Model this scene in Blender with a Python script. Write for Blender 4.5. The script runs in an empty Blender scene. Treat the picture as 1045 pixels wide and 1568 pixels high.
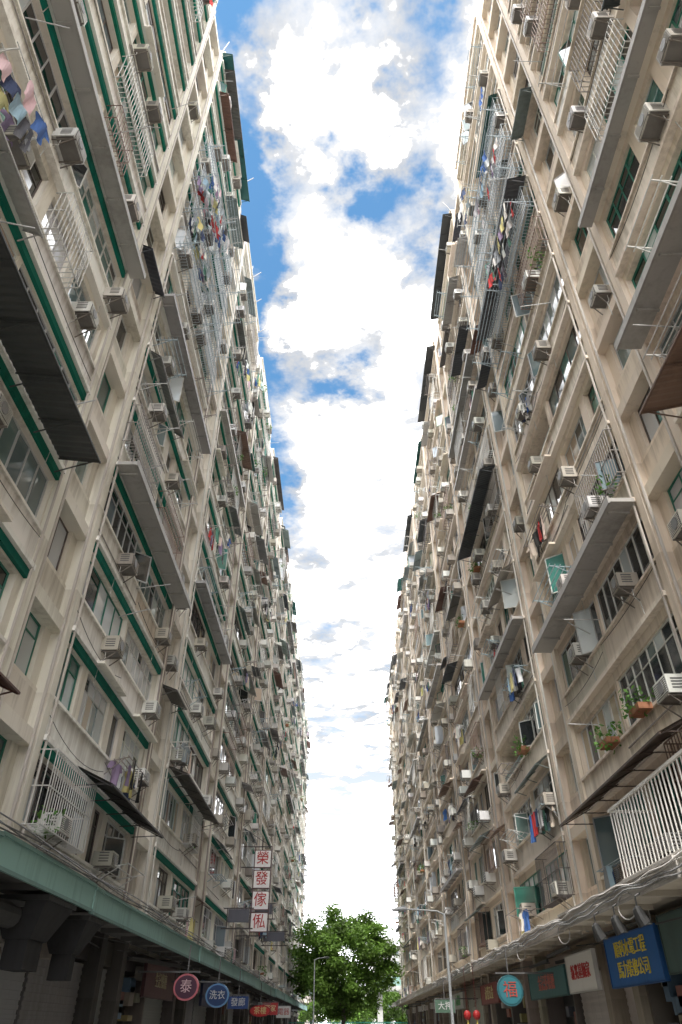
import bpy, math, random, numpy as np
from mathutils import Vector
R=random.Random(11)
XL,XR=7.0,7.65
FH=2.8; Z0=4.2; NF=15
scn=bpy.context.scene
# ---------------------------------------------------------------- materials
def newmat(name):
    m=bpy.data.materials.new(name); m.use_nodes=True
    nt=m.node_tree; b=nt.nodes['Principled BSDF']; return m,nt,b
def N(nt,t,**k):
    n=nt.nodes.new(t)
    for a,b in k.items(): setattr(n,a,b)
    return n
def attr_mat(name,rough=.8,dirt=.5,streak=True,metal=0,spec=.3,scale=1.0,floors=False):
    m,nt,b=newmat(name); L=nt.links
    at=N(nt,'ShaderNodeAttribute',attribute_name='tint')
    geo=N(nt,'ShaderNodeNewGeometry')
    mp=N(nt,'ShaderNodeMapping'); mp.inputs['Scale'].default_value=(4*scale,4*scale,.35*scale if streak else 3*scale)
    L.new(geo.outputs['Position'],mp.inputs['Vector'])
    n1=N(nt,'ShaderNodeTexNoise'); n1.inputs['Scale'].default_value=1.3; n1.inputs['Detail'].default_value=4; n1.inputs['Roughness'].default_value=.65
    L.new(mp.outputs[0],n1.inputs['Vector'])
    n2=N(nt,'ShaderNodeTexNoise'); n2.inputs['Scale'].default_value=.45; n2.inputs['Detail'].default_value=2
    L.new(geo.outputs['Position'],n2.inputs['Vector'])
    ad=N(nt,'ShaderNodeMath',operation='ADD'); L.new(n1.outputs['Fac'],ad.inputs[0]); L.new(n2.outputs['Fac'],ad.inputs[1])
    src=ad.outputs[0]
    if floors:
        # rain streaks and grime gather under each sill and at each floor slab
        sx=N(nt,'ShaderNodeSeparateXYZ'); L.new(geo.outputs['Position'],sx.inputs[0])
        a=N(nt,'ShaderNodeMath',operation='MULTIPLY_ADD'); a.inputs[1].default_value=1/FH; a.inputs[2].default_value=-(Z0+.9)/FH+10; L.new(sx.outputs[2],a.inputs[0])
        fr=N(nt,'ShaderNodeMath',operation='FRACT'); L.new(a.outputs[0],fr.inputs[0])
        mr2=N(nt,'ShaderNodeMapRange'); mr2.inputs['From Min'].default_value=.72; mr2.inputs['From Max'].default_value=1; mr2.inputs['To Max'].default_value=.2; L.new(fr.outputs[0],mr2.inputs['Value'])
        a2=N(nt,'ShaderNodeMath',operation='ADD'); L.new(src,a2.inputs[0]); L.new(mr2.outputs[0],a2.inputs[1]); src=a2.outputs[0]
    mr=N(nt,'ShaderNodeMapRange'); mr.inputs['From Min'].default_value=1.0; mr.inputs['From Max'].default_value=1.42
    mr.inputs['To Min'].default_value=0; mr.inputs['To Max'].default_value=dirt
    L.new(src,mr.inputs['Value'])
    mx=N(nt,'ShaderNodeMix',data_type='RGBA',blend_type='MULTIPLY')
    L.new(mr.outputs[0],mx.inputs[0]); L.new(at.outputs['Color'],mx.inputs[6]); mx.inputs[7].default_value=(.35,.31,.26,1)
    L.new(mx.outputs[2],b.inputs['Base Color'])
    b.inputs['Roughness'].default_value=rough; b.inputs['Metallic'].default_value=metal
    b.inputs['Specular IOR Level'].default_value=spec
    return m
M_wall=attr_mat('painted_concrete',.85,.64,floors=True)
M_metal=attr_mat('weathered_metal',.55,.5,spec=.5)
M_cloth=attr_mat('cloth',.95,.1)
M_sign=attr_mat('sign_paint',.5,.3)
def glass():
    m,nt,b=newmat('window_glass'); L=nt.links
    at=N(nt,'ShaderNodeAttribute',attribute_name='tint'); L.new(at.outputs['Color'],b.inputs['Base Color'])
    b.inputs['Roughness'].default_value=.05; b.inputs['IOR'].default_value=1.85
    return m
M_glass=glass()
def leafmat():
    m,nt,b=newmat('leaves'); L=nt.links
    at=N(nt,'ShaderNodeAttribute',attribute_name='tint'); L.new(at.outputs['Color'],b.inputs['Base Color'])
    b.inputs['Roughness'].default_value=.6
    tr=N(nt,'ShaderNodeBsdfTranslucent'); L.new(at.outputs['Color'],tr.inputs['Color'])
    mx=N(nt,'ShaderNodeMixShader'); mx.inputs[0].default_value=.4
    L.new(b.outputs[0],mx.inputs[1]); L.new(tr.outputs[0],mx.inputs[2])
    L.new(mx.outputs[0],nt.nodes['Material Output'].inputs['Surface']); return m
M_leaf=leafmat()
# ---------------------------------------------------------------- builder
class B:
    def __init__(s): s.v=[];s.f=[];s.c=[]
    def quad(s,a,b,c,d,col):
        n=len(s.v); s.v+= [a,b,c,d]; s.f.append((n,n+1,n+2,n+3)); s.c.append(col)
    def box(s,s0,s1,d0,d1,z0,z1,col):
        n=len(s.v)
        s.v+=[(d0,s0,z0),(d1,s0,z0),(d1,s1,z0),(d0,s1,z0),(d0,s0,z1),(d1,s0,z1),(d1,s1,z1),(d0,s1,z1)]
        s.f+=[(n,n+3,n+2,n+1),(n+4,n+5,n+6,n+7),(n,n+1,n+5,n+4),(n+1,n+2,n+6,n+5),(n+2,n+3,n+7,n+6),(n+3,n,n+4,n+7)]
        s.c+=[col]*6
    def beam(s,p,q,t,col,t2=None):
        p=Vector(p);q=Vector(q);a=(q-p)
        if a.length<1e-5:return
        a.normalize()
        u=a.cross(Vector((0,0,1)))
        if u.length<.05:u=a.cross(Vector((0,1,0)))
        u.normalize();w=a.cross(u); t2=t if t2 is None else t2
        n=len(s.v)
        for P,tt in((p,t),(q,t2)):
            h=tt/2
            for i,j in((-1,-1),(1,-1),(1,1),(-1,1)):
                s.v.append(tuple(P+u*h*i+w*h*j))
        for i in range(4):
            j=(i+1)%4; s.f.append((n+i,n+j,n+4+j,n+4+i)); s.c.append(col)
        s.f+=[(n+3,n+2,n+1,n),(n+4,n+5,n+6,n+7)]; s.c+=[col]*2
    def tube(s,pts,r,col,k=6):
        rs=r if isinstance(r,(list,tuple)) else [r]*len(pts)
        pts=[Vector(p) for p in pts]; rings=[]
        for i,P in enumerate(pts):
            a=(pts[min(i+1,len(pts)-1)]-pts[max(i-1,0)]).normalized()
            u=a.cross(Vector((0,0,1)))
            if u.length<.05:u=a.cross(Vector((0,1,0)))
            u.normalize();w=a.cross(u); n=len(s.v)
            for j in range(k):
                t=2*math.pi*j/k; s.v.append(tuple(P+(u*math.cos(t)+w*math.sin(t))*rs[i]))
            rings.append(n)
        for a,b in zip(rings,rings[1:]):
            for j in range(k):
                jj=(j+1)%k; s.f.append((a+j,a+jj,b+jj,b+j)); s.c.append(col)
    def disc(s,c,ax,r,th,col,k=20,ry=None):
        ry=ry or r
        def P(t,o):
            x=math.cos(t)*r;y=math.sin(t)*ry
            if ax=='s':return (c[0]+x,c[1]+o,c[2]+y)
            if ax=='d':return (c[0]+o,c[1]+x,c[2]+y)
            return (c[0]+x,c[1]+y,c[2]+o)
        n=len(s.v)
        for i in range(k):
            t=2*math.pi*i/k; s.v+= [P(t,-th/2),P(t,th/2)]
        for i in range(k):
            j=(i+1)%k; s.f.append((n+2*i,n+2*j,n+2*j+1,n+2*i+1)); s.c.append(col)
        s.f.append(tuple(n+2*i for i in range(k)));s.c.append(col)
        s.f.append(tuple(n+2*i+1 for i in range(k)));s.c.append(col)
    def build(s,name,mat,side=None,parent=None,smooth=False):
        if not s.v:return None
        me=bpy.data.meshes.new(name)
        v=np.array(s.v,dtype=float)
        f=s.f
        if side=='L': v[:,0]=-XL+v[:,0]
        if side=='R':
            v[:,0]=XR-v[:,0]; f=[tuple(reversed(q)) for q in f]
        me.from_pydata(v.tolist(),[],f)
        at=me.attributes.new('tint','FLOAT_COLOR','FACE')
        c=np.ones((len(f),4));c[:,:3]=np.array([x[:3] for x in s.c])
        at.data.foreach_set('color',c.ravel())
        me.materials.append(mat)
        if smooth: me.shade_smooth()
        o=bpy.data.objects.new(name,me); scn.collection.objects.link(o)
        if parent:o.parent=parent
        return o
def empty(name):
    o=bpy.data.objects.new(name,None); scn.collection.objects.link(o); return o
def jit(c,a=.06):
    k=1+R.uniform(-a,a); return tuple(min(.88,max(.005,x*k*(1+R.uniform(-a,a)*.25))) for x in c)
DARK=(.02,.02,.022)
GREEN=(.006,.17,.12)
ALU=(.5,.51,.52)
AWN=[(.26,.26,.26),(.14,.135,.13),(.38,.37,.35),(.17,.09,.07),(.03,.15,.13),(.22,.27,.27),(.46,.44,.40),(.08,.09,.11),(.24,.16,.12),(.55,.55,.53),(.07,.08,.09)]
CLO=[(.8,.8,.8),(.75,.72,.68),(.05,.07,.14),(.5,.05,.05),(.06,.14,.38),(.7,.58,.5),(.03,.03,.03),(.35,.5,.6),(.7,.5,.55),(.25,.28,.3),(.6,.55,.25),(.12,.28,.22),(.8,.8,.78),(.3,.22,.35),(.45,.45,.45),(.14,.14,.16)]
def glasscol():
    r=R.random()
    if r<.44:return jit((.025,.03,.034),.3)
    if r<.62:return jit((.14,.20,.21),.3)
    if r<.86:return jit((.60,.65,.68),.15)
    if r<.94:return jit((.04,.18,.15),.3)
    return jit((.5,.42,.32),.2)
# ---------------------------------------------------------------- parts
def ac_unit(b,s,d,z,near,w=.66,h=.42,dp=.45):
    w*=R.uniform(.85,1.1);h*=R.uniform(.88,1.08)
    col=jit(R.choice([(.50,.49,.45),(.66,.66,.64),(.42,.39,.33),(.70,.68,.63),(.33,.30,.26)]),.12)
    b.box(s,s+w,d-.1,d+dp,z,z+h,col)
    dk=(.09,.09,.09)
    f=d+dp
    b.box(s+.04,s+w-.04,f,f+.012,z+.04,z+h-.04,dk)
    if near:
        n=8
        for i in range(n):
            zz=z+.05+(h-.1)*i/(n-1); b.box(s+.05,s+w-.05,f+.012,f+.024,zz-.008,zz+.010,col)
        for ss in(s-.006,s+w):
            for i in range(4):
                b.box(ss,ss+.006,d+.08,d+dp-.1,z+.1+i*.07,z+.13+i*.07,dk)
        b.disc((f+.03,s+w*.42,z+h*.5),'d',h*.33,.015,(.2,.2,.2),14)
        b.box(s+.02,s+w-.02,d,d+dp-.03,z-.012,z-.002,(.16,.15,.14))
        # drain hose
        pts=[(d+.1,s+.1,z),(d+.12,s+.08,z-.3),(.05,s+.0,z-.5),(.04,s-.03,z-1.1)]; b.tube(pts,.012,(.5,.5,.48),4)
    else:
        for i in range(3):
            zz=z+.09+i*.11; b.box(s+.05,s+w-.05,f+.012,f+.02,zz,zz+.035,col)
    br=(.16,.14,.12)
    for ss in(s+.08,s+w-.08):
        b.beam((0,ss,z-.035),(d+dp+.03,ss,z-.035),.03,br)
        b.beam((0,ss,z-.4),(d+dp-.05,ss,z-.05),.025,br)
def awning(b,s0,s1,z,pr,drop,col,near,d0=0.0):
    if near:
        n=max(3,int((s1-s0)/.09)); 
        for i in range(n):
            a=s0+(s1-s0)*i/n; c=s0+(s1-s0)*(i+1)/n
            za=.022*(i%2); zc=.022*((i+1)%2)
            b.quad((d0,a,z+za),(d0+pr,a,z-drop+za),(d0+pr,c,z-drop+zc),(d0,c,z+zc),col)
    b.quad((d0,s0,z+.03),(d0+pr,s0,z-drop+.03),(d0+pr,s1,z-drop+.03),(d0,s1,z+.03),col)
    e=tuple(x*.7 for x in col)
    b.beam((d0+pr,s0,z-drop),(d0+pr,s1,z-drop),.045,e)
    k=max(2,int((s1-s0)/1.3)+1)
    for i in range(k):
        s=s0+.06+(s1-s0-.12)*i/(k-1)
        b.beam((d0,s,z-.03),(d0+pr,s,z-drop-.03),.03,e)
        if near or i%2==0: b.beam((d0,s,z-.45),(d0+pr*.85,s,z-drop*.85-.03),.025,e)
def cage(b,s0,s1,z0,z1,pr,near,col):
    t=.018 if near else .024
    st=.14 if near else .32
    for z in([z0,z1,(z0+z1)/2] if near else [z0,z1]):
        b.beam((pr,s0,z),(pr,s1,z),t*1.3,col); b.beam((0,s0,z),(pr,s0,z),t*1.3,col); b.beam((0,s1,z),(pr,s1,z),t*1.3,col)
    n=max(2,int((s1-s0)/st))
    for i in range(n+1):
        s=s0+(s1-s0)*i/n; b.beam((pr,s,z0),(pr,s,z1),t,col)
        b.beam((0,s,z0),(pr,s,z0),t,col)
    for i in range(1,max(2,int(pr/st))):
        d=pr*i/max(2,int(pr/st))
        b.beam((d,s0,z0),(d,s0,z1),t,col);b.beam((d,s1,z0),(d,s1,z1),t,col)
def cloth(b,s,d,z,near,kind=None,size=1.0,col=None):
    kind=kind or R.choice(['shirt','shirt','trousers','towel'])
    col=jit(col or R.choice(CLO),.12)
    def prof(kind):
        if kind=='shirt':return [(0,.10),(.05,.26),(.14,.34),(.26,.38),(.28,.22),(.45,.21),(.62,.23),(.74,.22)]
        if kind=='trousers':return [(0,.2),(.2,.23),(.32,.24)]
        return [(0,.24),(.25,.25),(.5,.23),(.75,.25)]
    ph=R.uniform(0,6); tw=R.uniform(-.35,.35)
    def strip(pr,off=0,n=5):
        pr=[(a*size,w*size) for a,w in pr]
        rows=[]
        for (zz,w) in pr:
            row=[]
            for i in range(n+1):
                u=(i/n*2-1)*w+off
                wv=.05*math.sin(u*19+ph+zz*3)*(0.3+zz)+tw*u
                sag=.03*math.sin(u*11+ph)
                row.append((d+wv,s+u,z-zz+sag))
            rows.append(row)
        for a,c in zip(rows,rows[1:]):
            for i in range(n): b.quad(a[i],a[i+1],c[i+1],c[i],col)
    n=7 if near else 2
    strip(prof(kind),0,n)
    if kind=='trousers':
        strip([(.32,.115),(.6,.10),(.95,.085)],-.125,max(1,n-2)); strip([(.32,.115),(.6,.10),(.95,.085)],.125,max(1,n-2))
def rack(bm,bc,s0,s1,z,near,clothes,pr=None,n=None,col=None):
    pr=pr or R.uniform(.6,1.0); col=col or R.choice([(.45,.45,.44),(.25,.22,.2),(.6,.6,.58),(.3,.38,.42)])
    up=R.uniform(-.05,.18); t=.022 if near else .028
    for s in(s0,s1):
        bm.beam((0,s,z),(pr,s,z+up),t*1.3,col); bm.beam((0,s,z-.35),(pr*.8,s,z+up*.8),t,col)
    n=n or R.randint(3,5)
    rc=[i for i in range(n) if R.random()<.5] if clothes else []
    for i in range(n):
        d=.25+(pr-.25)*i/(n-1); zz=z+up*d/pr
        bm.beam((d,s0-.12,zz),(d,s1+.12,zz),t,col)
        if i in rc:
            s=s0+.2
            while s<s1-.2:
                if R.random()<.75: cloth(bc,s,d,zz,near,size=R.uniform(.7,1.05))
                s+=R.uniform(.3,.6)
def plant(b,s,d,z,n,r):
    for i in range(n):
        a=R.uniform(0,6.28);rr=r*R.random()**.5
        c=Vector((d+math.cos(a)*rr,s+math.sin(a)*rr,z+R.uniform(-.5,1)*r))
        u=Vector((R.gauss(0,1),R.gauss(0,1),R.gauss(0,1))).normalized()*.07
        w=Vector((R.gauss(0,1),R.gauss(0,1),R.gauss(0,1))).normalized()*.05
        b.quad(tuple(c-u),tuple(c+w),tuple(c+u),tuple(c-w),jit((.08,.20,.03),.4))
def window(bf,bg,s0,s1,z0,z1,d,near,fc=None,pane=.62):
    fc=fc or R.choice([ALU,ALU,(.68,.68,.66),(.6,.6,.58),(.12,.10,.09),(.04,.20,.15)])
    fc=jit(fc,.1); t=.045
    bf.box(s0,s1,d-.05,d+.03,z0,z0+t,fc); bf.box(s0,s1,d-.05,d+.03,z1-t,z1,fc)
    n=max(1,round((s1-s0)/pane)); zt=z1-.42 if R.random()<.5 else None
    gc=glasscol()
    if zt: bf.box(s0,s1,d-.045,d+.025,zt,zt+.035,fc)
    for i in range(n+1):
        s=s0+(s1-s0-t)*i/n; bf.box(s,s+t,d-.045,d+.028,z0+t,z1-t,fc)
    for i in range(n):
        a=s0+(s1-s0)*i/n+.02;c=s0+(s1-s0)*(i+1)/n+.02
        for (za,zb) in ([(z0+t,zt),(zt+.035,z1-t)] if zt else [(z0+t,z1-t)]):
            g=gc if R.random()<.6 else glasscol()
            if near<2 and R.random()<.06 and zb-za>.6:
                ang=R.uniform(.5,1.3); w=c-a
                e=(d+math.sin(ang)*w,a+math.cos(ang)*w)
                bg.quad((d,a,za),(e[0],e[1],za),(e[0],e[1],zb),(d,a,zb),g)
                for q in((d,a),(e[0],e[1])): bf.beam((q[0],q[1],za),(q[0],q[1],zb),.035,fc)
                bf.beam((d,a,za),(e[0],e[1],za),.035,fc);bf.beam((d,a,zb),(e[0],e[1],zb),.035,fc)
                g=DARK
            t1,t2=R.uniform(-.012,.012),R.uniform(-.012,.012)
            bg.quad((d+t1,a,za),(d-t1,c,za),(d-t1+t2,c,zb),(d+t1+t2,a,zb),g)
# ---------------------------------------------------------------- building
GREY=(.42,.41,.39)
FORCE={'L':{(-2,2):('awn',(.07,.075,.075),1.0,.12),(-2,5):('slab',GREY,.6),(-1,3):('slab',(.42,.41,.39),.75),(-1,0):('awn',(.045,.04,.04),1.0,.45),
  (-1,6):('slab',(.34,.33,.33),.6),(-2,0):('awn',(.13,.05,.04),.7,.3),(0,4):('slab',(.36,.36,.36),.6),(0,1):('awn',(.12,.11,.10),.8,.3)},
 'R':{(-2,2):('awn',(.24,.15,.11),1.0,.25),(-2,3):('slab',GREY,.75),(-1,2):('slab',(.42,.40,.38),.8),(-1,0):('awn',(.10,.07,.055),1.0,.5),(-2,0):('awn',(.10,.07,.055),1.0,.5),
  (-1,8):('awn',(.11,.11,.12),.8,.3),(0,3):('slab',(.38,.36,.34),.6),(0,6):('awn',(.08,.09,.10),.8,.3),(-2,5):('slab',(.38,.36,.34),.5)}}
def building(side,colpos,send,wall,span,trim):
    W,G,F,A,AC,RK,CG,CL,PI,PL=[B() for _ in range(10)]
    P=11.5; narrow=2.5
    first=-2
    top=Z0+FH*NF
    sstart=colpos+P*first
    W.box(sstart-20,send,-14,-1.25,3.9,top,tuple(x*.8 for x in wall))
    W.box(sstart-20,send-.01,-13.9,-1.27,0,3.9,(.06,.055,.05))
    W.box(sstart-20,sstart-.25,-1.25,0,3.9,top,wall)
    i=first
    while True:
        c0=colpos+P*i; c1=c0+narrow; w1=c0+P
        if c0>send: break
        for c in(c0,c1):
            if c>send:continue
            W.box(c-.16,c+.16,-1.25,.08,4.0,top+R.choice([0,.4,1.2]),jit(wall,.05))
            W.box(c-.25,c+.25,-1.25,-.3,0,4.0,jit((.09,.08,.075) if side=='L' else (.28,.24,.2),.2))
            pc=R.choice([(.5,.46,.42),(.34,.29,.26),(.62,.6,.55)])
            sgn=1 if c==c0 else -1
            PI.tube([( .04,c+sgn*.30,4.0),(.04,c+sgn*.30,top)],.045,pc,6)
            if R.random()<.5: PI.tube([( .12,c+sgn*-.26,Z0),(.12,c-sgn*.26,top-R.uniform(0,20))],.035,pc,6)
        for k in range(NF):
            zb=Z0+FH*k; z1=zb+FH
            near=0 if c0<30 else (1 if c0<60 else 2)
            isn=near==0
            dist=math.hypot(c0,zb)
            if dist>48 : isn=False
            if c1<send:
                a,b_=c0+.16,c1-.16
                W.box(a,b_,-1.25,-.24,zb,zb+1.0,jit(wall,.06))
                W.box(a,b_,-1.25,.0,z1-.36,z1-.02,jit(wall,.06))
                W.box(a,a+.4,-1.25,-.28,zb+1.0,z1-.36,jit(wall,.06))
                W.box(b_-.4,b_,-1.25,-.28,zb+1.0,z1-.36,jit(wall,.06))
                window(F,G,a+.4,b_-.4,zb+1.0,z1-.36,-.42,near)
                if R.random()<.3: ac_unit(AC,a+.6,-.2,zb+.55,isn)
                if R.random()<.12: awning(A,a+.1,b_-.1,z1-.5,R.uniform(.4,.7),.25,jit(R.choice(AWN),.15),isn)
            a0,b0=c1+.16,min(w1-.16,send)
            if b0-a0<3: continue
            mid=(a0+b0)/2+R.uniform(-.2,.2)
            rp=lambda: jit(span,.06) if R.random()<.88 else jit(R.choice([(.66,.62,.54),(.74,.66,.55),(.62,.65,.63),(.82,.81,.79)]),.06)
            W.box(a0,mid,-1.25,0,zb,zb+.95,rp()); W.box(mid,b0,-1.25,0,zb,zb+.95,rp())
            W.box(a0,b0,0,.07,zb+.89,zb+.97,jit(span,.04))
            W.box(a0,b0,-1.25,-.05,z1-.36,z1,jit(wall,.05))
            if trim=='green' and R.random()<.9:
                W.box(a0,b0,-.05,.05,z1-.30,z1-.10,jit(GREEN,.2))
            W.box(a0,b0,-.05,.15,z1-.10,z1+.03,jit(span,.04))
            frc=FORCE[side].get((i,k))
            eave=frc is not None
            if eave and frc[0]=='awn':
                awning(A,a0+(2.2 if side=='L' and k==0 else 0),b0-.5,z1-.05,frc[2],frc[3],frc[1],True,d0=.16)
            elif eave or R.random()<(.0 if c0<14 else .12):
                ec=jit(R.choice([(.46,.44,.41),(.34,.33,.32),(.52,.50,.47),(.14,.14,.14)]),.1); pr=R.uniform(.4,.65)
                if eave: ec=frc[1];pr=frc[2]
                eave=True
                e0,e1=a0-.1,b0+.1
                A.box(e0,e1,.16,pr,z1-.20,z1-.08,ec); A.box(e0,e1,pr,pr+.05,z1-.24,z1-.02,tuple(x*.85 for x in ec))
                q=e0+.4
                while q<e1-.3:
                    A.box(q,q+.06,.16,pr-.06,z1-.27,z1-.20,ec); q+=1.45
            for (u0,u1) in [(a0,mid),(mid,b0)]:
                r=R.random(); flip=False
                hd=z1-.36
                if r<.34:
                    w=R.uniform(2.0,2.5); flip=R.random()<.5
                    o=[(u0+.2,u0+.2+w),(u0+.2+w+.45,u1-.3)]
                    if flip:o=[(u0+.3,u1-.65-w),(u1-.2-w,u1-.2)]
                    d=R.choice([-.2,-.17,-.25])
                elif r<.95:
                    o=[(u0+.08,u1-.08)]; d=R.choice([-.2,-.14,-.24])
                else:
                    o=[(u0+.15,u1-.15)]; d=-1.05
                cur=u0
                for (x,y) in o:
                    if x>cur: W.box(cur,x,-1.25,-.05,zb+.95,hd,jit(wall,.05))
                    cur=y
                W.box(cur,u1,-1.25,-.05,zb+.95,hd,jit(wall,.05))
                for (x,y) in o:
                    window(F,G,x,y,zb+.95,hd,d,near,pane=R.choice([.55,.62,.8]))
                if d<-1:
                    q=u0+.15
                    while q<u1-.15:
                        CG.beam((-.12,q,zb+.95),(-.12,q,zb+1.4),.022,(.3,.38,.38)); q+=.16 if isn else .32
                    CG.beam((-.12,u0+.15,zb+1.4),(-.12,u1-.15,zb+1.4),.04,(.3,.38,.38))
                if r<.34 and not eave and R.random()<.35:
                    x,y=o[0] if not flip else o[1]
                    W.box(x-.1,y+.1,.16,.38,z1-.13,z1-.05,jit(wall,.08))
                if not eave and R.random()<(.12 if c0<14 else .22):
                    x=u0+R.uniform(0,.8);y=u1-R.uniform(0,.8)
                    awning(A,x,y,z1-.15,R.uniform(.4,.75),R.uniform(.15,.4),jit(R.choice(AWN),.15),isn,d0=.16)
                na=R.choice([0,1,1,1,2] if c0<60 else [0,0,1,1,1]); used=[]
                for _ in range(na):
                    s=R.uniform(u0+.1,u1-.8)
                    if any(abs(s-q)<.8 for q in used):continue
                    used.append(s)
                    ac_unit(AC,s,R.uniform(0,.12),zb+R.choice([.42,.5,.5,.98,1.0]),isn)
                rr=R.random()
                if i==-1 and 8<=k<=11:
                    rack(RK,CL,u0+.2,u1-.2,zb+R.uniform(.9,1.2),True,R.random()<.25,pr=1.25,n=8,col=(.42,.50,.55))
                    cage(CG,u0+.3,u1-.4,zb+.9,hd,.4,True,(.45,.5,.54))
                elif rr<.20:
                    x,y=o[0]; cage(CG,x-.05,min(y+.05,x+3.0),zb+.9,hd+.05,R.uniform(.3,.5),isn,R.choice([(.55,.55,.53),(.3,.28,.26),(.62,.62,.6),(.2,.13,.1),(.08,.07,.07)]))
                    if R.random()<.3: plant(PL,x+.8,.3,zb+1.05,60,.35)
                elif rr<.62:
                    pc_=.66 if k<5 else .28
                    s=u0+R.uniform(.2,1.2); rack(RK,CL,s,s+R.uniform(1.4,2.6),zb+R.uniform(.8,1.1),isn,R.random()<pc_)
                elif rr<.65:
                    s=u0+R.uniform(.6,3); plant(PL,s,.25,zb+1.0,110,.45); W.box(s-.35,s+.35,.07,.42,zb+.86,zb+1.02,(.35,.16,.09))
                if R.random()<.35:
                    z=zb+R.uniform(.1,.8); PI.beam((.03,u0,z),(.03,u1,z+R.uniform(-.05,.05)),.03,(.3,.28,.26))
                if isn and R.random()<.5:
                    z=zb+R.uniform(.3,.85); sg=R.uniform(.1,.4)
                    PI.tube([(.09+.03*math.sin(t*3),u0+(u1-u0)*t,z-sg*4*t*(1-t)) for t in [q/8 for q in range(9)]],.011,(.06,.06,.06),4)
                if R.random()<.3:
                    s=R.uniform(u0,u1); z=zb+R.uniform(.8,2.2); RK.beam((0,s,z),(R.uniform(.6,1.2),s+R.uniform(-.3,.3),z+R.uniform(0,.3)),.022,(.45,.45,.45))
        pe=min(w1-.16,send)
        if c1+.16<pe:
            W.box(c1+.16,pe,-.3,.02,top,top+1.2,jit(span,.05)); W.box(c1+.19,pe,-.36,.14,top+1.2,top+1.32,jit(wall,.05))
            r=R.random()
            if side=='L' and i==-1: awning(A,c1,pe,top+.6,.65,.25,(.01,.10,.10),False)
            elif side=='R' and i in(0,1): awning(A,c1,pe,top+.5,.7,.15,(.05,.055,.06),False)
            elif r<.35: awning(A,c1+R.uniform(0,2),pe-R.uniform(0,2),top+R.uniform(.3,1.0),R.uniform(.3,.6),.2,jit(R.choice([(.05,.06,.07),(.02,.10,.09),(.12,.11,.11),(.2,.2,.2)]),.1),False)
            if R.random()<.35:
                q0=c1+R.uniform(.5,3); W.box(q0,min(q0+4,pe),-4,-.4,top,top+3.2,jit(wall,.1))
            for _ in range(R.randint(0,4)):
                q=R.uniform(c1,pe); RK.beam((0,q,top+1),(R.uniform(-.1,.9),q,top+R.uniform(1.3,2.6)),.04,(.3,.3,.3))
        if c1<send: W.box(c0+.16,c1-.16,-1.0,-.26,top,top+.9,jit(wall,.05))
        i+=1
    W.box(sstart-20,send,-14,-13.6,top,top+1.1,wall)
    e=empty('apartment_building')
    W.build('walls',M_wall,side,e); G.build('window_glass',M_glass,side,e); F.build('window_frames',M_metal,side,e); PI.build('drain_pipes',M_metal,side,e)
    A.build('window_awnings',M_metal,side); AC.build('air_conditioners',M_metal,side); RK.build('drying_racks',M_metal,side)
    CG.build('window_cages',M_metal,side); CL.build('hanging_laundry',M_cloth,side); PL.build('balcony_plants',M_leaf,side)
    return e
LW=(.75,.71,.63); LS=(.86,.84,.79); RW=(.75,.65,.54); RS=(.81,.73,.63)
building('L',24.5,131,LW,LS,'green')
building('R',22.8,113,RW,RS,'none')
# ---------------------------------------------------------------- text helper
_cm={}
def colmat(col):
    if col in _cm:return _cm[col]
    m,nt,b=newmat('lettering'); n=N(nt,'ShaderNodeTexNoise'); n.inputs['Scale'].default_value=8
    mx=N(nt,'ShaderNodeMix',data_type='RGBA'); mx.inputs[6].default_value=(*col,1); mx.inputs[7].default_value=(*[c*.75 for c in col],1)
    nt.links.new(n.outputs['Fac'],mx.inputs[0]); nt.links.new(mx.outputs[2],b.inputs['Base Color']); b.inputs['Roughness'].default_value=.5
    _cm[col]=m; return m
def text_mesh(name,txt,size,loc,rot,col,parent,ext=.01):
    cu=bpy.data.curves.new(name,'FONT'); cu.body=txt; cu.size=size; cu.extrude=ext; cu.align_x='CENTER'; cu.align_y='CENTER'
    o=bpy.data.objects.new(name+'_c',cu); scn.collection.objects.link(o)
    bpy.context.view_layer.update()
    dg=bpy.context.evaluated_depsgraph_get()
    me=bpy.data.meshes.new_from_object(o.evaluated_get(dg))
    bpy.data.objects.remove(o)
    me.materials.clear(); me.materials.append(colmat(col))
    ob=bpy.data.objects.new(name,me); scn.collection.objects.link(ob); ob.location=loc; ob.rotation_euler=rot
    ob.parent=parent; return ob
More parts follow.
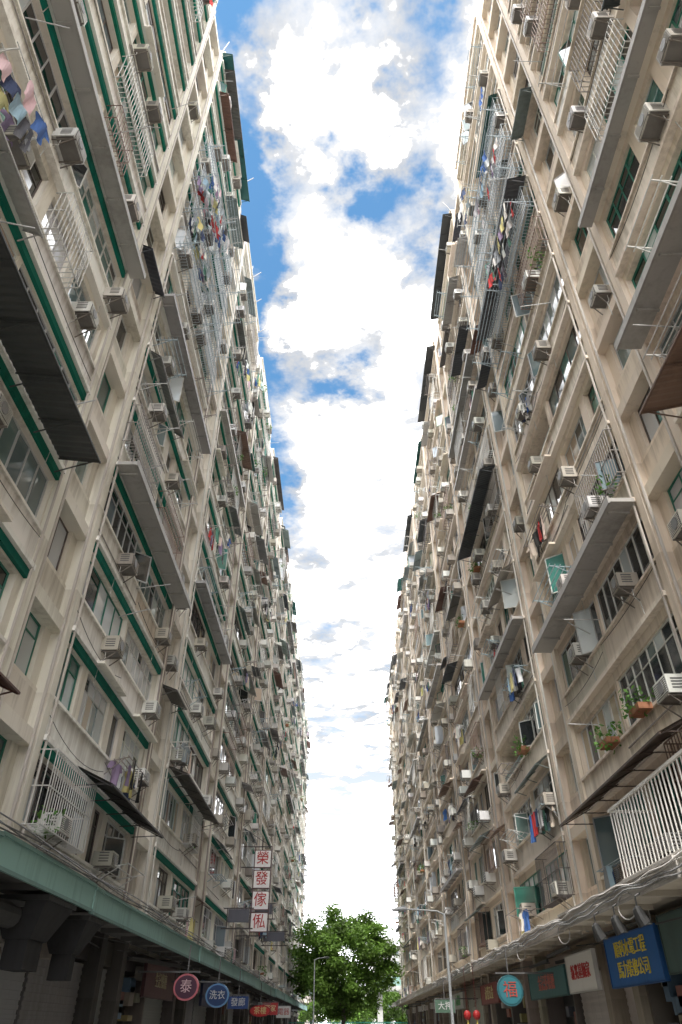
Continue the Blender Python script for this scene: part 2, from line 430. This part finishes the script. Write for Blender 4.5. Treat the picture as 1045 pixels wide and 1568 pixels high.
# ---------------------------------------------------------------- street-level
def streetlevel(side,colpos,send,fcol,pr,zt,zl,under):
    C=B(); S=B()
    P=11.5
    s=-30
    while s<send:
        e=min(s+R.uniform(5,9),send)
        dz=R.uniform(-.03,.03); dd=R.uniform(-.05,.05)
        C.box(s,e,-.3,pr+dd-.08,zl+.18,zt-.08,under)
        fc=jit(fcol,.10)
        C.box(s,e-.01,pr-.08+dd,pr+dd,zl+dz,zt+dz,fc)
        C.box(s,e-.01,pr-.12+dd,pr+.04+dd,zt+dz,zt+dz+.06,tuple(x*.8 for x in fc))
        C.box(s,e-.01,pr+dd,pr+dd+.03,zl+dz-.02,zl+dz+.04,tuple(x*.6 for x in fc))
        q=s+.5
        while q<e:
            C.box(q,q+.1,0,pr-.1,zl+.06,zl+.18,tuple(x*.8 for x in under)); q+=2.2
        s=e
    i=-2
    while colpos+P*i<send:
        c0=colpos+P*i
        for a,b_ in((c0+.25,c0+2.25),(c0+2.75,c0+7),(c0+7,c0+P-.25)):
            if b_>send:continue
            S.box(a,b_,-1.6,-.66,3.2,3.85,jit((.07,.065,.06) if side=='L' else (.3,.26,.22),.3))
            r=R.random()
            if r<.4:
                z=0.15; col=jit((.22,.22,.22) if side=='L' else (.40,.38,.34),.25); 
                while z<3.1: S.box(a+.1,b_-.1,-.8,-.74+.02*(int(z/.09)%2),z,z+.088,col); z+=.09
            else:
                S.box(a,a+.15,-1.2,-.5,0,3.2,jit((.12,.10,.09),.3)); S.box(b_-.15,b_,-1.2,-.5,0,3.2,jit((.12,.10,.09),.3))
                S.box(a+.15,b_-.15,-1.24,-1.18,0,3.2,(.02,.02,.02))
                for _ in range(8):
                    q=R.uniform(a+.2,b_-.8); zz=R.uniform(0,2.7); S.box(q,q+R.uniform(.3,.8),-1.1,-.6,zz,zz+R.uniform(.15,.6),jit(R.choice([(.2,.07,.05),(.1,.1,.12),(.18,.16,.12),(.08,.13,.2),(.3,.3,.28),(.22,.19,.08)]),.3))
            if R.random()<.6:
                q=R.uniform(a+.2,b_-1.2); ac_unit(S,q,-.55,3.0,False)
            for _ in range(2): # hanging cables and ducts under the canopy
                z=R.uniform(3.45,3.65); S.beam((R.uniform(-.4,.8),a,z),(R.uniform(-.4,.8),b_,z+.05),R.choice([.02,.03,.09]),(.05,.05,.05))
        i+=1
    e=empty('shop_arcade')
    C.build('street_canopy',M_wall,side,e); S.build('shop_fronts',M_metal,side,e)
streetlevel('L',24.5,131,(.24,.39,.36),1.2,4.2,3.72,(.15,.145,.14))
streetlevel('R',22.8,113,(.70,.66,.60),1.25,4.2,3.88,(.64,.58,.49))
def board(side,s0,s1,z0,z1,d,col,txt=None,tcol=(.8,.65,.1),size=.5,th=.1,frame=None,name='shop_sign'):
    e=empty(name); b=B(); b.box(s0,s1,d-th,d,z0,z1,col)
    fr=frame or tuple(x*.6 for x in col)
    for a in((s0,s1,z0-.03,z0),(s0,s1,z1,z1+.03)): b.box(a[0],a[1],d-th-.005,d+.02,a[2],a[3],fr)
    for a in(s0-.03,s1): b.box(a,a+.03,d-th-.005,d+.02,z0-.03,z1+.03,fr)
    b.build('panel',M_sign,side,e)
    if txt:
        x=(-XL+d+.012) if side=='L' else (XR-d-.012)
        rot=(math.radians(90),0,math.radians(90) if side=='L' else math.radians(-90))
        lines=txt.split('\n')
        for j,t in enumerate(lines):
            zz=(z0+z1)/2+((len(lines)-1)/2-j)*size*1.15
            text_mesh('lettering',t,size,(x,(s0+s1)/2,zz),rot,tcol,e)
    return e
board('R',19.2,23.1,2.5,3.6,.20,(.02,.11,.33),'順利水電工程\n馬力裝修公司',(.75,.6,.08),.40)
board('R',12.5,18.8,2.6,3.7,.22,(.06,.10,.09),'裝修設計公司',(.65,.65,.6),.6)
board('R',23.8,26.8,2.5,3.45,.4,(.62,.60,.56),'新兆基麵家',(.45,.03,.03),.42)
board('R',27.5,33,2.5,3.3,.3,(.05,.14,.14),'金記茶餐廳',(.5,.15,.12),.5)
board('R',40,45,2.6,3.4,.3,(.25,.06,.05),'永發五金',(.7,.6,.3),.6)
board('R',52,57,2.6,3.4,.3,(.5,.5,.46),'大成藥房',(.1,.3,.12),.6)
board('L',29,34,2.5,3.5,.0,(.08,.025,.025),'生記餐廳',(.4,.34,.2),.5)
board('L',41,46,2.5,3.5,.0,(.04,.05,.12),'華美洗衣',(.5,.5,.5),.5)
def psign(x,y,z,w,h,col,txt,tcol,size,oval=False,name='projecting_shop_sign',side='L',rim=None):
    e=empty(name); b=B()
    if oval:
        b.disc((x,y,z),'s',w/2,.12,rim or tuple(c*.6 for c in col),28,h/2); b.disc((x,y-.065,z),'s',w/2*.86,.02,col,28,h/2*.86)
    else:
        b.box(y-.06,y+.06,x-w/2,x+w/2,z-h/2,z+h/2,col)
        for a in(-w/2-.03,w/2): b.box(y-.07,y+.07,x+a,x+a+.03,z-h/2-.03,z+h/2+.03,(.15,.15,.15))
    wx=-XL if side=='L' else XR
    b.beam((wx,y,z+h/2+.05),(x+(w/2 if side=='L' else -w/2),y,z+h/2+.05),.05,(.1,.1,.1))
    b.beam((x,y,z+h/2),(x,y,3.9),.04,(.1,.1,.1))
    b.build('panel',M_sign,None,e)
    if txt: text_mesh('lettering',txt,size,(x,y-(.085 if oval else .068),z),(math.radians(90),0,0),tcol,e)
psign(-5.3,27.8,2.7,.85,.75,(.06,.02,.04),'泰',(.6,.4,.42),.4,True,rim=(.45,.12,.14))
psign(-5.1,33.5,2.65,.95,.8,(.015,.04,.12),'洗衣',(.5,.5,.5),.32,True,rim=(.10,.22,.4))
psign(-5.2,41,2.6,1.0,.5,(.015,.04,.14),'發廊',(.5,.5,.5),.36)
psign(-5.2,52,2.45,1.3,.6,(.40,.02,.02),'茶樓',(.6,.5,.2),.4,True)
psign(-5.3,60,2.7,1.1,.7,(.35,.03,.03),'酒家',(.7,.6,.3),.42)
psign(-5.2,72,2.7,1.2,.8,(.5,.5,.48),'電器',(.4,.05,.05),.5)
psign(5.75,29,2.65,.9,.9,(.03,.15,.18),'福',(.4,.06,.04),.5,True,side='R')
psign(5.7,48,2.6,1.1,.6,(.08,.14,.1),'大押',(.6,.6,.6),.4,side='R')
# vertical four-panel sign
e=empty('vertical_neon_sign'); b=B()
sx,sy=-5.45,50.5
zt=11.25
for i,ch in enumerate('榮發傢俬'):
    z=zt-.6-i*1.22
    b.box(sy-.1,sy+.1,sx-.5,sx+.5,z-.5,z+.5,(.86,.84,.82))
    for q in(z-.54,z+.50): b.box(sy-.11,sy+.11,sx-.53,sx+.53,q,q+.04,(.12,.04,.04))
    text_mesh('character_'+str(i+1),ch,.86,(sx,sy-.12,z),(math.radians(90),0,0),(.5,.01,.01),e,.02)
for q in(-.58,.55): b.box(sy-.05,sy+.05,sx+q,sx+q+.05,zt-5,zt+.15,(.1,.05,.05))
for z in(zt+.15,zt-1.1,zt-3.7,zt-5.0):
    b.beam((-XL,sy,z),(sx+.6,sy,z),.06,(.06,.05,.05))
b.beam((-XL,sy,zt+1.4),(sx+.5,sy,zt+.15),.03,(.06,.05,.05)); b.beam((-XL,sy+1.5,zt-2),(sx+.5,sy,zt-3),.03,(.06,.05,.05))
b.build('panels_and_frame',M_sign,None,e)
for y,zz,w in((58,8.5,1.4),(66,7.5,1.8),(45,6.6,1.3)):
    e=empty('projecting_shop_sign'); b=B()
    b.beam((-XL,y,zz+.5),(-XL+w+.5,y,zz+.5),.06,(.06,.05,.05)); b.beam((-XL,y,zz-.5),(-XL+w+.5,y,zz-.5),.06,(.06,.05,.05))
    for q in(.3,.3+w): b.beam((-XL+q,y,zz-.5),(-XL+q,y,zz+.5),.05,(.06,.05,.05))
    b.box(y-.05,y+.05,-XL+.35,-XL+.25+w,zz-.2,zz+.45,(.1,.1,.12)); b.build('panel',M_sign,None,e)
e=empty('balcony_railing'); b=B(); wc=(.74,.72,.68)
s0,s1=10.5,18.0; d=1.1
for z in(4.32,5.85): b.box(s0,s1,d-.03,d+.03,z,z+.06,wc)
q=s0
while q<=s1: b.box(q-.013,q+.013,d-.013,d+.013,4.38,5.85,wc); q+=.2
for sE in(s1,s0):
    for z in(4.32,5.85): b.box(sE-.03,sE+.03,.0,d-.03,z,z+.06,wc)
    for k in range(5): b.box(sE-.015,sE+.015,.12+k*.2,.15+k*.2,4.38,5.85,wc)
b.box(s0,s1+.1,0,d+.12,4.27,4.31,(.4,.36,.32))
b.build('bars_and_rails',M_metal,'R',e)
for s in(16.6,18.1,19.6):
    e=empty('spotlight'); b=B(); d=1.45; z=3.5
    b.tube([(d-.2,s,3.95),(d,s,3.85),(d,s,z+.12)],.018,(.03,.03,.03))
    b.tube([(d+.05,s,z+.16),(d+.02,s,z+.13),(d,s,z+.05),(d-.03,s,z-.05),(d-.09,s,z-.16)],[.03,.09,.11,.13,.16],(.02,.02,.02),12)
    b.disc((d-.085,s,z-.155),'z',.145,.02,(.15,.15,.14),14); b.build('lamp_body',M_metal,'R',e)
b=B()
for j in range(6):
    pts=[];s=8.0; ph=R.uniform(0,6); dz=R.uniform(-.06,.25)
    while s<60: pts.append((1.30+.03*j/3+.02*math.sin(s*2+ph),s,3.97+dz+.05*math.sin(s*.9+ph)+.03*math.sin(s*3.1+ph))); s+=.35
    b.tube(pts,R.uniform(.010,.018),R.choice([(.7,.67,.64),(.7,.67,.64),(.25,.25,.25),(.5,.48,.46)]),5)
for s in(17.5,23,29):
    pts=[(1.34+.05*math.sin(t),s+.45*math.sin(t),4.0-.22+.26*math.cos(t)) for t in[i*.45 for i in range(15)]]; b.tube(pts,.014,(.3,.29,.28),5)
b.build('cable_bundle',M_metal,'R')
b=B()
for j in range(4):
    pts=[];s=8.0; ph=R.uniform(0,6)
    while s<70: pts.append((1.24+.02*j,s,4.3+.1*j/3+.05*math.sin(s*.7+ph))); s+=.5
    b.tube(pts,.014,(.1,.1,.1),5)
b.build('cable_bundle',M_metal,'L')
for (x,y) in((5.6,36),(5.25,36.3)):
    e=empty('red_lantern'); b=B(); z=2.05
    pr=[(.24,.06),(.2,.14),(.1,.21),(0,.23),(-.1,.21),(-.2,.14),(-.24,.06)]
    b.tube([(x,y+.0001*i,z+a*.7) for i,(a,r) in enumerate(pr)],[r*.7 for a,r in pr],(.3,.02,.02),12)
    b.tube([(x,y,z+.16),(x,y,3.9)],.01,(.1,.02,.02),4); b.tube([(x,y,z-.16),(x,y,z-.4)],[.03,.05],(.5,.4,.1),6)
    b.build('body',M_sign,None,e)
e=empty('ventilation_duct'); b=B(); dk=(.03,.03,.032)
for s,w,dz in((15.3,1.6,0),(18.0,1.1,-.05)):
    t0,t1=3.62+dz,3.0+dz
    A0=[(.1,s,t0),(1.15,s,t0),(1.15,s+w,t0),(.1,s+w,t0)]; A1=[(.3,s+.35,t1),(.85,s+.35,t1),(.85,s+w-.35,t1),(.3,s+w-.35,t1)]
    for i in range(4): b.quad(A0[i],A0[(i+1)%4],A1[(i+1)%4],A1[i],dk)
    b.quad(*A1,(.015,.015,.015)); b.box(s-.04,s+w+.04,.05,1.2,t0,t0+.09,(.05,.05,.05))
    b.box(s+.4,s+w-.4,.35,.8,t1-.5,t1,dk)
b.tube([(.5,10,3.3),(.5,15.3,3.35)],.22,(.06,.06,.06),12); b.build('duct_body',M_wall,'L',e)
def lamp(x,y,h,arm,name='street_lamp'):
    e=empty(name); b=B(); g=(.30,.32,.33); sg=-1 if x>0 else 1
    b.tube([(x,y,0),(x,y,.9),(x,y,.95),(x,y,h)],[.13,.13,.085,.06],g,12)
    b.tube([(x,y,h-.05),(x+sg*.4,y,h+.12),(x+sg*arm,y,h+.22)],[.045,.04,.035],g,8)
    b.tube([(x+sg*(arm-.1),y,h+.22),(x+sg*arm,y,h+.22),(x+sg*(arm+.3),y,h+.21),(x+sg*(arm+.75),y,h+.17)],[.04,.10,.13,.05],(.2,.21,.22),10)
    b.tube([(x,y,0.0),(x,y,.06)],[.22,.2],g,12)
    b.build('pole_and_head',M_metal,None,e)
lamp(5.45,43,6.6,2.1); lamp(-3.6,98,8.2,1.2)
# ---------------------------------------------------------------- ground / road
def sheet(name,x0,x1,y0,y1,z,col,rough=.9,ns=6,h=None):
    m,nt,b=newmat(name+'_mat'); L=nt.links; g=N(nt,'ShaderNodeNewGeometry'); n=N(nt,'ShaderNodeTexNoise'); n.inputs['Scale'].default_value=ns; n.inputs['Detail'].default_value=6
    L.new(g.outputs['Position'],n.inputs['Vector']); mx=N(nt,'ShaderNodeMix',data_type='RGBA'); mx.inputs[6].default_value=(*[c*.75 for c in col],1); mx.inputs[7].default_value=(*[c*1.3 for c in col],1)
    L.new(n.outputs['Fac'],mx.inputs[0]); L.new(mx.outputs[2],b.inputs['Base Color']); b.inputs['Roughness'].default_value=rough
    bb=B()
    if h: bb.box(y0,y1,x0,x1,z,z+h,col)
    else: bb.quad((x0,y0,z),(x1,y0,z),(x1,y1,z),(x0,y1,z),col)
    return bb.build(name,m)
sheet('ground',-2000,2000,-2000,2000,-.02,(.24,.24,.23))
sheet('road',-3.8,3.8,-40,150,.0,(.07,.07,.072))
sheet('pavement',-8.3,-3.8,-40,131,-.01,(.32,.31,.29),h=.14); sheet('pavement',3.8,8.9,-40,113,-.01,(.32,.31,.29),h=.14)
b=B(); y=-40
while y<150: b.quad((-.06,y,.004),(.06,y,.004),(.06,y+2,.004),(-.06,y+2,.004),(.7,.7,.68)); y+=4
for x in(-3.5,3.4): b.quad((x,-40,.004),(x+.1,-40,.004),(x+.1,150,.004),(x,150,.004),(.6,.5,.1))
b.build('road_markings',M_sign)
# ---------------------------------------------------------------- tree
def tree(x,y,h,rad,nclump,nl,seed,leaf=.24):
    r=random.Random(seed); e=empty('street_tree'); T=B(); Lf=B(); bk=(.12,.10,.08)
    tz=h*.3
    T.tube([(x,y,0),(x+.1,y,.5),(x+.15,y,tz*.6),(x,y,tz)],[.5,.36,.3,.27],bk,10)
    def br(p,dr,ln,rd,dp):
        q=p+dr*ln*.5+Vector((r.uniform(-.2,.2),r.uniform(-.2,.2),.1)); e2=p+dr*ln
        T.tube([p,q,e2],[rd,rd*.8,rd*.55],bk,6)
        if dp>0:
            for _ in range(3):
                nd=(dr+Vector((r.gauss(0,.55),r.gauss(0,.55),r.gauss(.1,.35)))).normalized(); br(e2,nd,ln*.72,rd*.55,dp-1)
    for i in range(6):
        a=i*1.05+r.uniform(-.3,.3); br(Vector((x,y,tz*r.uniform(.8,1))),Vector((math.cos(a)*.8,math.sin(a)*.8,r.uniform(.5,1.2))).normalized(),h*.22,.17,2)
    cz=h*.57
    for i in range(nclump):
        while True:
            v=Vector((r.uniform(-1,1),r.uniform(-1,1),r.uniform(-1,1)))
            if .35<v.length<1: break
        c=Vector((x+v.x*rad,y+v.y*rad,cz+v.z*h*.42*(1-.18*abs(v.x)))); cr=r.uniform(.7,1.5)*rad/6; br_=r.uniform(.5,1.4)
        for _ in range(nl):
            o=Vector((r.gauss(0,1),r.gauss(0,1),r.gauss(0,.6)))*cr*.5
            p=c+o
            u=Vector((r.gauss(0,1),r.gauss(0,1),r.gauss(0,.6))).normalized(); w=u.cross(Vector((r.gauss(0,1),r.gauss(0,1),r.gauss(0,1)))).normalized()
            u=u*leaf*r.uniform(.6,1.3);w=w*leaf*.45
            k=br_*r.uniform(.7,1.3); Lf.quad(tuple(p-u),tuple(p+w),tuple(p+u),tuple(p-w),(.12*k,.22*k,.035*k))
    T.build('trunk_and_limbs',M_metal,None,e); Lf.build('foliage',M_leaf,None,e)
tree(-.3,104,14.6,6.5,150,240,3)
tree(9,140,9,5,60,160,5,.3); tree(-6,150,10,5,60,160,6,.3); tree(2,165,8,6,60,140,7,.35)
# ---------------------------------------------------------------- background
e=empty('footbridge'); b=B(); c=(.55,.56,.55)
b.box(127,131,4,60,6.2,6.8,c); b.box(126.8,131.2,4,60,9.6,9.9,(.45,.5,.52))
x=4
while x<60: b.box(127,127.15,x,x+.15,6.8,9.6,c); b.box(127.02,127.06,x+.15,x+2.85,6.8,7.9,(.3,.5,.45)); x+=3
for x in(5,20,35,50): b.box(128.5,129.5,x,x+.8,0,6.2,c)
for k in range(22):
    b.box(126.8,128.6,3.9-(k+1)*.32,3.9-k*.32,6.2-(k+1)*.28,6.5-(k+1)*.28,c)
b.beam((3.9,126.8,7.3),(-3.2,126.8,1.1),.06,(.7,.7,.7)); b.build('deck_roof_and_stairs',M_metal,None,e)
def block(x,y,w,dp,h,col):
    e=empty('distant_building'); b=B(); b.box(y,y+dp,x,x+w,0,h,col); G=B()
    z=3
    while z<h-1:
        q=x+.8
        while q<x+w-2: G.box(y-.02,y+.05,q,q+1.4,z,z+1.5,(.08,.10,.12)); q+=2.6
        b.box(y-.12,y,x,x+w,z-.5,z-.3,tuple(k*.9 for k in col)); z+=3
    b.box(y+.5,y+4,x+2,x+6,h,h+2.5,col); b.build('walls',M_wall,None,e); G.build('windows',M_glass,None,e)
block(8,230,30,20,20,(.45,.45,.43)); block(-50,240,42,20,16,(.4,.36,.32)); block(-6,300,22,20,14,(.4,.42,.43))
e=empty('metal_fence'); b=B()
q=-8
while q<10: b.box(116,116.05,q,q+.05,0.0,2.2,(.02,.22,.18)); q+=.25
b.box(115.98,116.07,-8,10,2.2,2.28,(.02,.22,.18)); b.box(115.98,116.07,-8,10,.3,.38,(.02,.22,.18)); b.build('rails',M_metal,None,e)
# ---------------------------------------------------------------- world
w=bpy.data.worlds.new('World'); scn.world=w; w.use_nodes=True; nt=w.node_tree; L=nt.links; nt.nodes.clear()
out=N(nt,'ShaderNodeOutputWorld'); bg=N(nt,'ShaderNodeBackground')
EL,ROT=math.radians(58),math.radians(187)
sky=N(nt,'ShaderNodeTexSky',sky_type='NISHITA',sun_disc=False); sky.sun_elevation=EL; sky.sun_rotation=ROT
SK=.15; bg.inputs['Strength'].default_value=SK
tc=N(nt,'ShaderNodeTexCoord'); sp=N(nt,'ShaderNodeSeparateXYZ'); L.new(tc.outputs['Generated'],sp.inputs[0])
def M(op,a,b=None,c=None):
    n=N(nt,'ShaderNodeMath',operation=op)
    for i,x in enumerate((a,b,c)):
        if x is None:continue
        if isinstance(x,(int,float)): n.inputs[i].default_value=x
        else: L.new(x,n.inputs[i])
    return n.outputs[0]
z=M('MAXIMUM',sp.outputs[2],.06); px=M('DIVIDE',sp.outputs[0],z); py=M('DIVIDE',sp.outputs[1],z)
cb=N(nt,'ShaderNodeCombineXYZ'); L.new(px,cb.inputs[0]); L.new(py,cb.inputs[1])
def noise(sc,det,rough,off,dist=0):
    mp=N(nt,'ShaderNodeMapping'); mp.inputs['Location'].default_value=off; L.new(cb.outputs[0],mp.inputs[0])
    n=N(nt,'ShaderNodeTexNoise'); n.inputs['Scale'].default_value=sc; n.inputs['Detail'].default_value=det; n.inputs['Roughness'].default_value=rough; n.inputs['Distortion'].default_value=dist
    L.new(mp.outputs[0],n.inputs['Vector']); return n.outputs['Fac']
n1=noise(7,10,.58,(3.1,1.7,.4),.2)
n2=noise(3.2,5,.55,(8.1,4.7,.4))
wx=M('MULTIPLY',M('SUBTRACT',noise(9,5,.6,(2.2,3.3,5)),.5),.3); wy=M('MULTIPLY',M('SUBTRACT',noise(9,5,.6,(7.2,1.3,9)),.5),.3)
qx=M('ADD',px,wx); qy=M('ADD',py,wy)
field=M('ADD',M('MULTIPLY',n1,.7),M('MULTIPLY',n2,.3))
def spot(cx,cy,r,amp,ry=None):
    ry=ry or r
    dx=M('DIVIDE',M('SUBTRACT',qx,cx),r); dy=M('DIVIDE',M('SUBTRACT',qy,cy),ry)
    q=M('ADD',M('MULTIPLY',dx,dx),M('MULTIPLY',dy,dy))
    return M('MULTIPLY',M('EXPONENT',M('MULTIPLY',q,-1)),amp)
acc=M('ADD',field,.075)
for a in((.05,.52,.075,.30,.055),(-.15,.42,.055,.28,.15),(-.01,.92,.08,.28,.06),(-.16,.75,.055,.27,.2),(.11,.38,.045,.20,.07),(-.17,1.15,.07,.20,.25),(.02,.33,.05,.14,.03),(.12,.62,.04,.16,.08)):
    acc=M('SUBTRACT',acc,spot(*a))
for a in((-.01,.70,.08,.12,.09),(-.04,.45,.045,.08,.06),(.03,1.3,.14,.10,.2)):
    acc=M('ADD',acc,spot(*a))
def rng(v,a,b,c,d,smooth=True):
    mr=N(nt,'ShaderNodeMapRange',interpolation_type='SMOOTHSTEP' if smooth else 'LINEAR'); mr.inputs['From Min'].default_value=a; mr.inputs['From Max'].default_value=b; mr.inputs['To Min'].default_value=c; mr.inputs['To Max'].default_value=d
    L.new(v,mr.inputs['Value']); return mr.outputs[0]
m0=rng(acc,.34,.55,.03,1)
hz=rng(sp.outputs[2],.22,.66,1.0,0,False)
mask=M('MAXIMUM',m0,M('MULTIPLY',hz,.93))
n3=noise(6,6,.6,(1.3,9.2,2.0))
bri=rng(n3,.35,.62,.80,1.08)
core=rng(acc,.52,.68,.95,11)
bri=M('MAXIMUM',M('MULTIPLY',bri,core),M('MULTIPLY',hz,1.1))
cc=N(nt,'ShaderNodeVectorMath',operation='SCALE'); cc.inputs[0].default_value=(.97/SK,.98/SK,1.0/SK); L.new(bri,cc.inputs[3])
sk2=N(nt,'ShaderNodeVectorMath',operation='MULTIPLY'); sk2.inputs[1].default_value=(.95,1.7,1.9); L.new(sky.outputs[0],sk2.inputs[0])
mx=N(nt,'ShaderNodeMix',data_type='RGBA'); L.new(mask,mx.inputs[0]); L.new(sk2.outputs[0],mx.inputs[6]); L.new(cc.outputs[0],mx.inputs[7])
L.new(mx.outputs[2],bg.inputs['Color']); L.new(bg.outputs[0],out.inputs['Surface'])
sd=bpy.data.lights.new('sun','SUN'); sd.energy=4.5; sd.angle=math.radians(3); sd.color=(1,.95,.87)
so=bpy.data.objects.new('sun',sd); scn.collection.objects.link(so)
v=Vector((math.sin(ROT)*math.cos(EL),math.cos(ROT)*math.cos(EL),math.sin(EL)))
so.rotation_euler=(v).to_track_quat('Z','Y').to_euler()
cd=bpy.data.cameras.new('camera'); cam=bpy.data.objects.new('camera',cd); scn.collection.objects.link(cam); scn.camera=cam
cd.sensor_fit='VERTICAL'; cd.sensor_height=36; cd.lens=24; cd.clip_end=5000
cam.location=(0,0,1.6); cam.rotation_euler=(math.radians(90+37.1),0,math.radians(.25))
scn.view_settings.view_transform='Standard'; scn.view_settings.look='None'; scn.view_settings.exposure=0
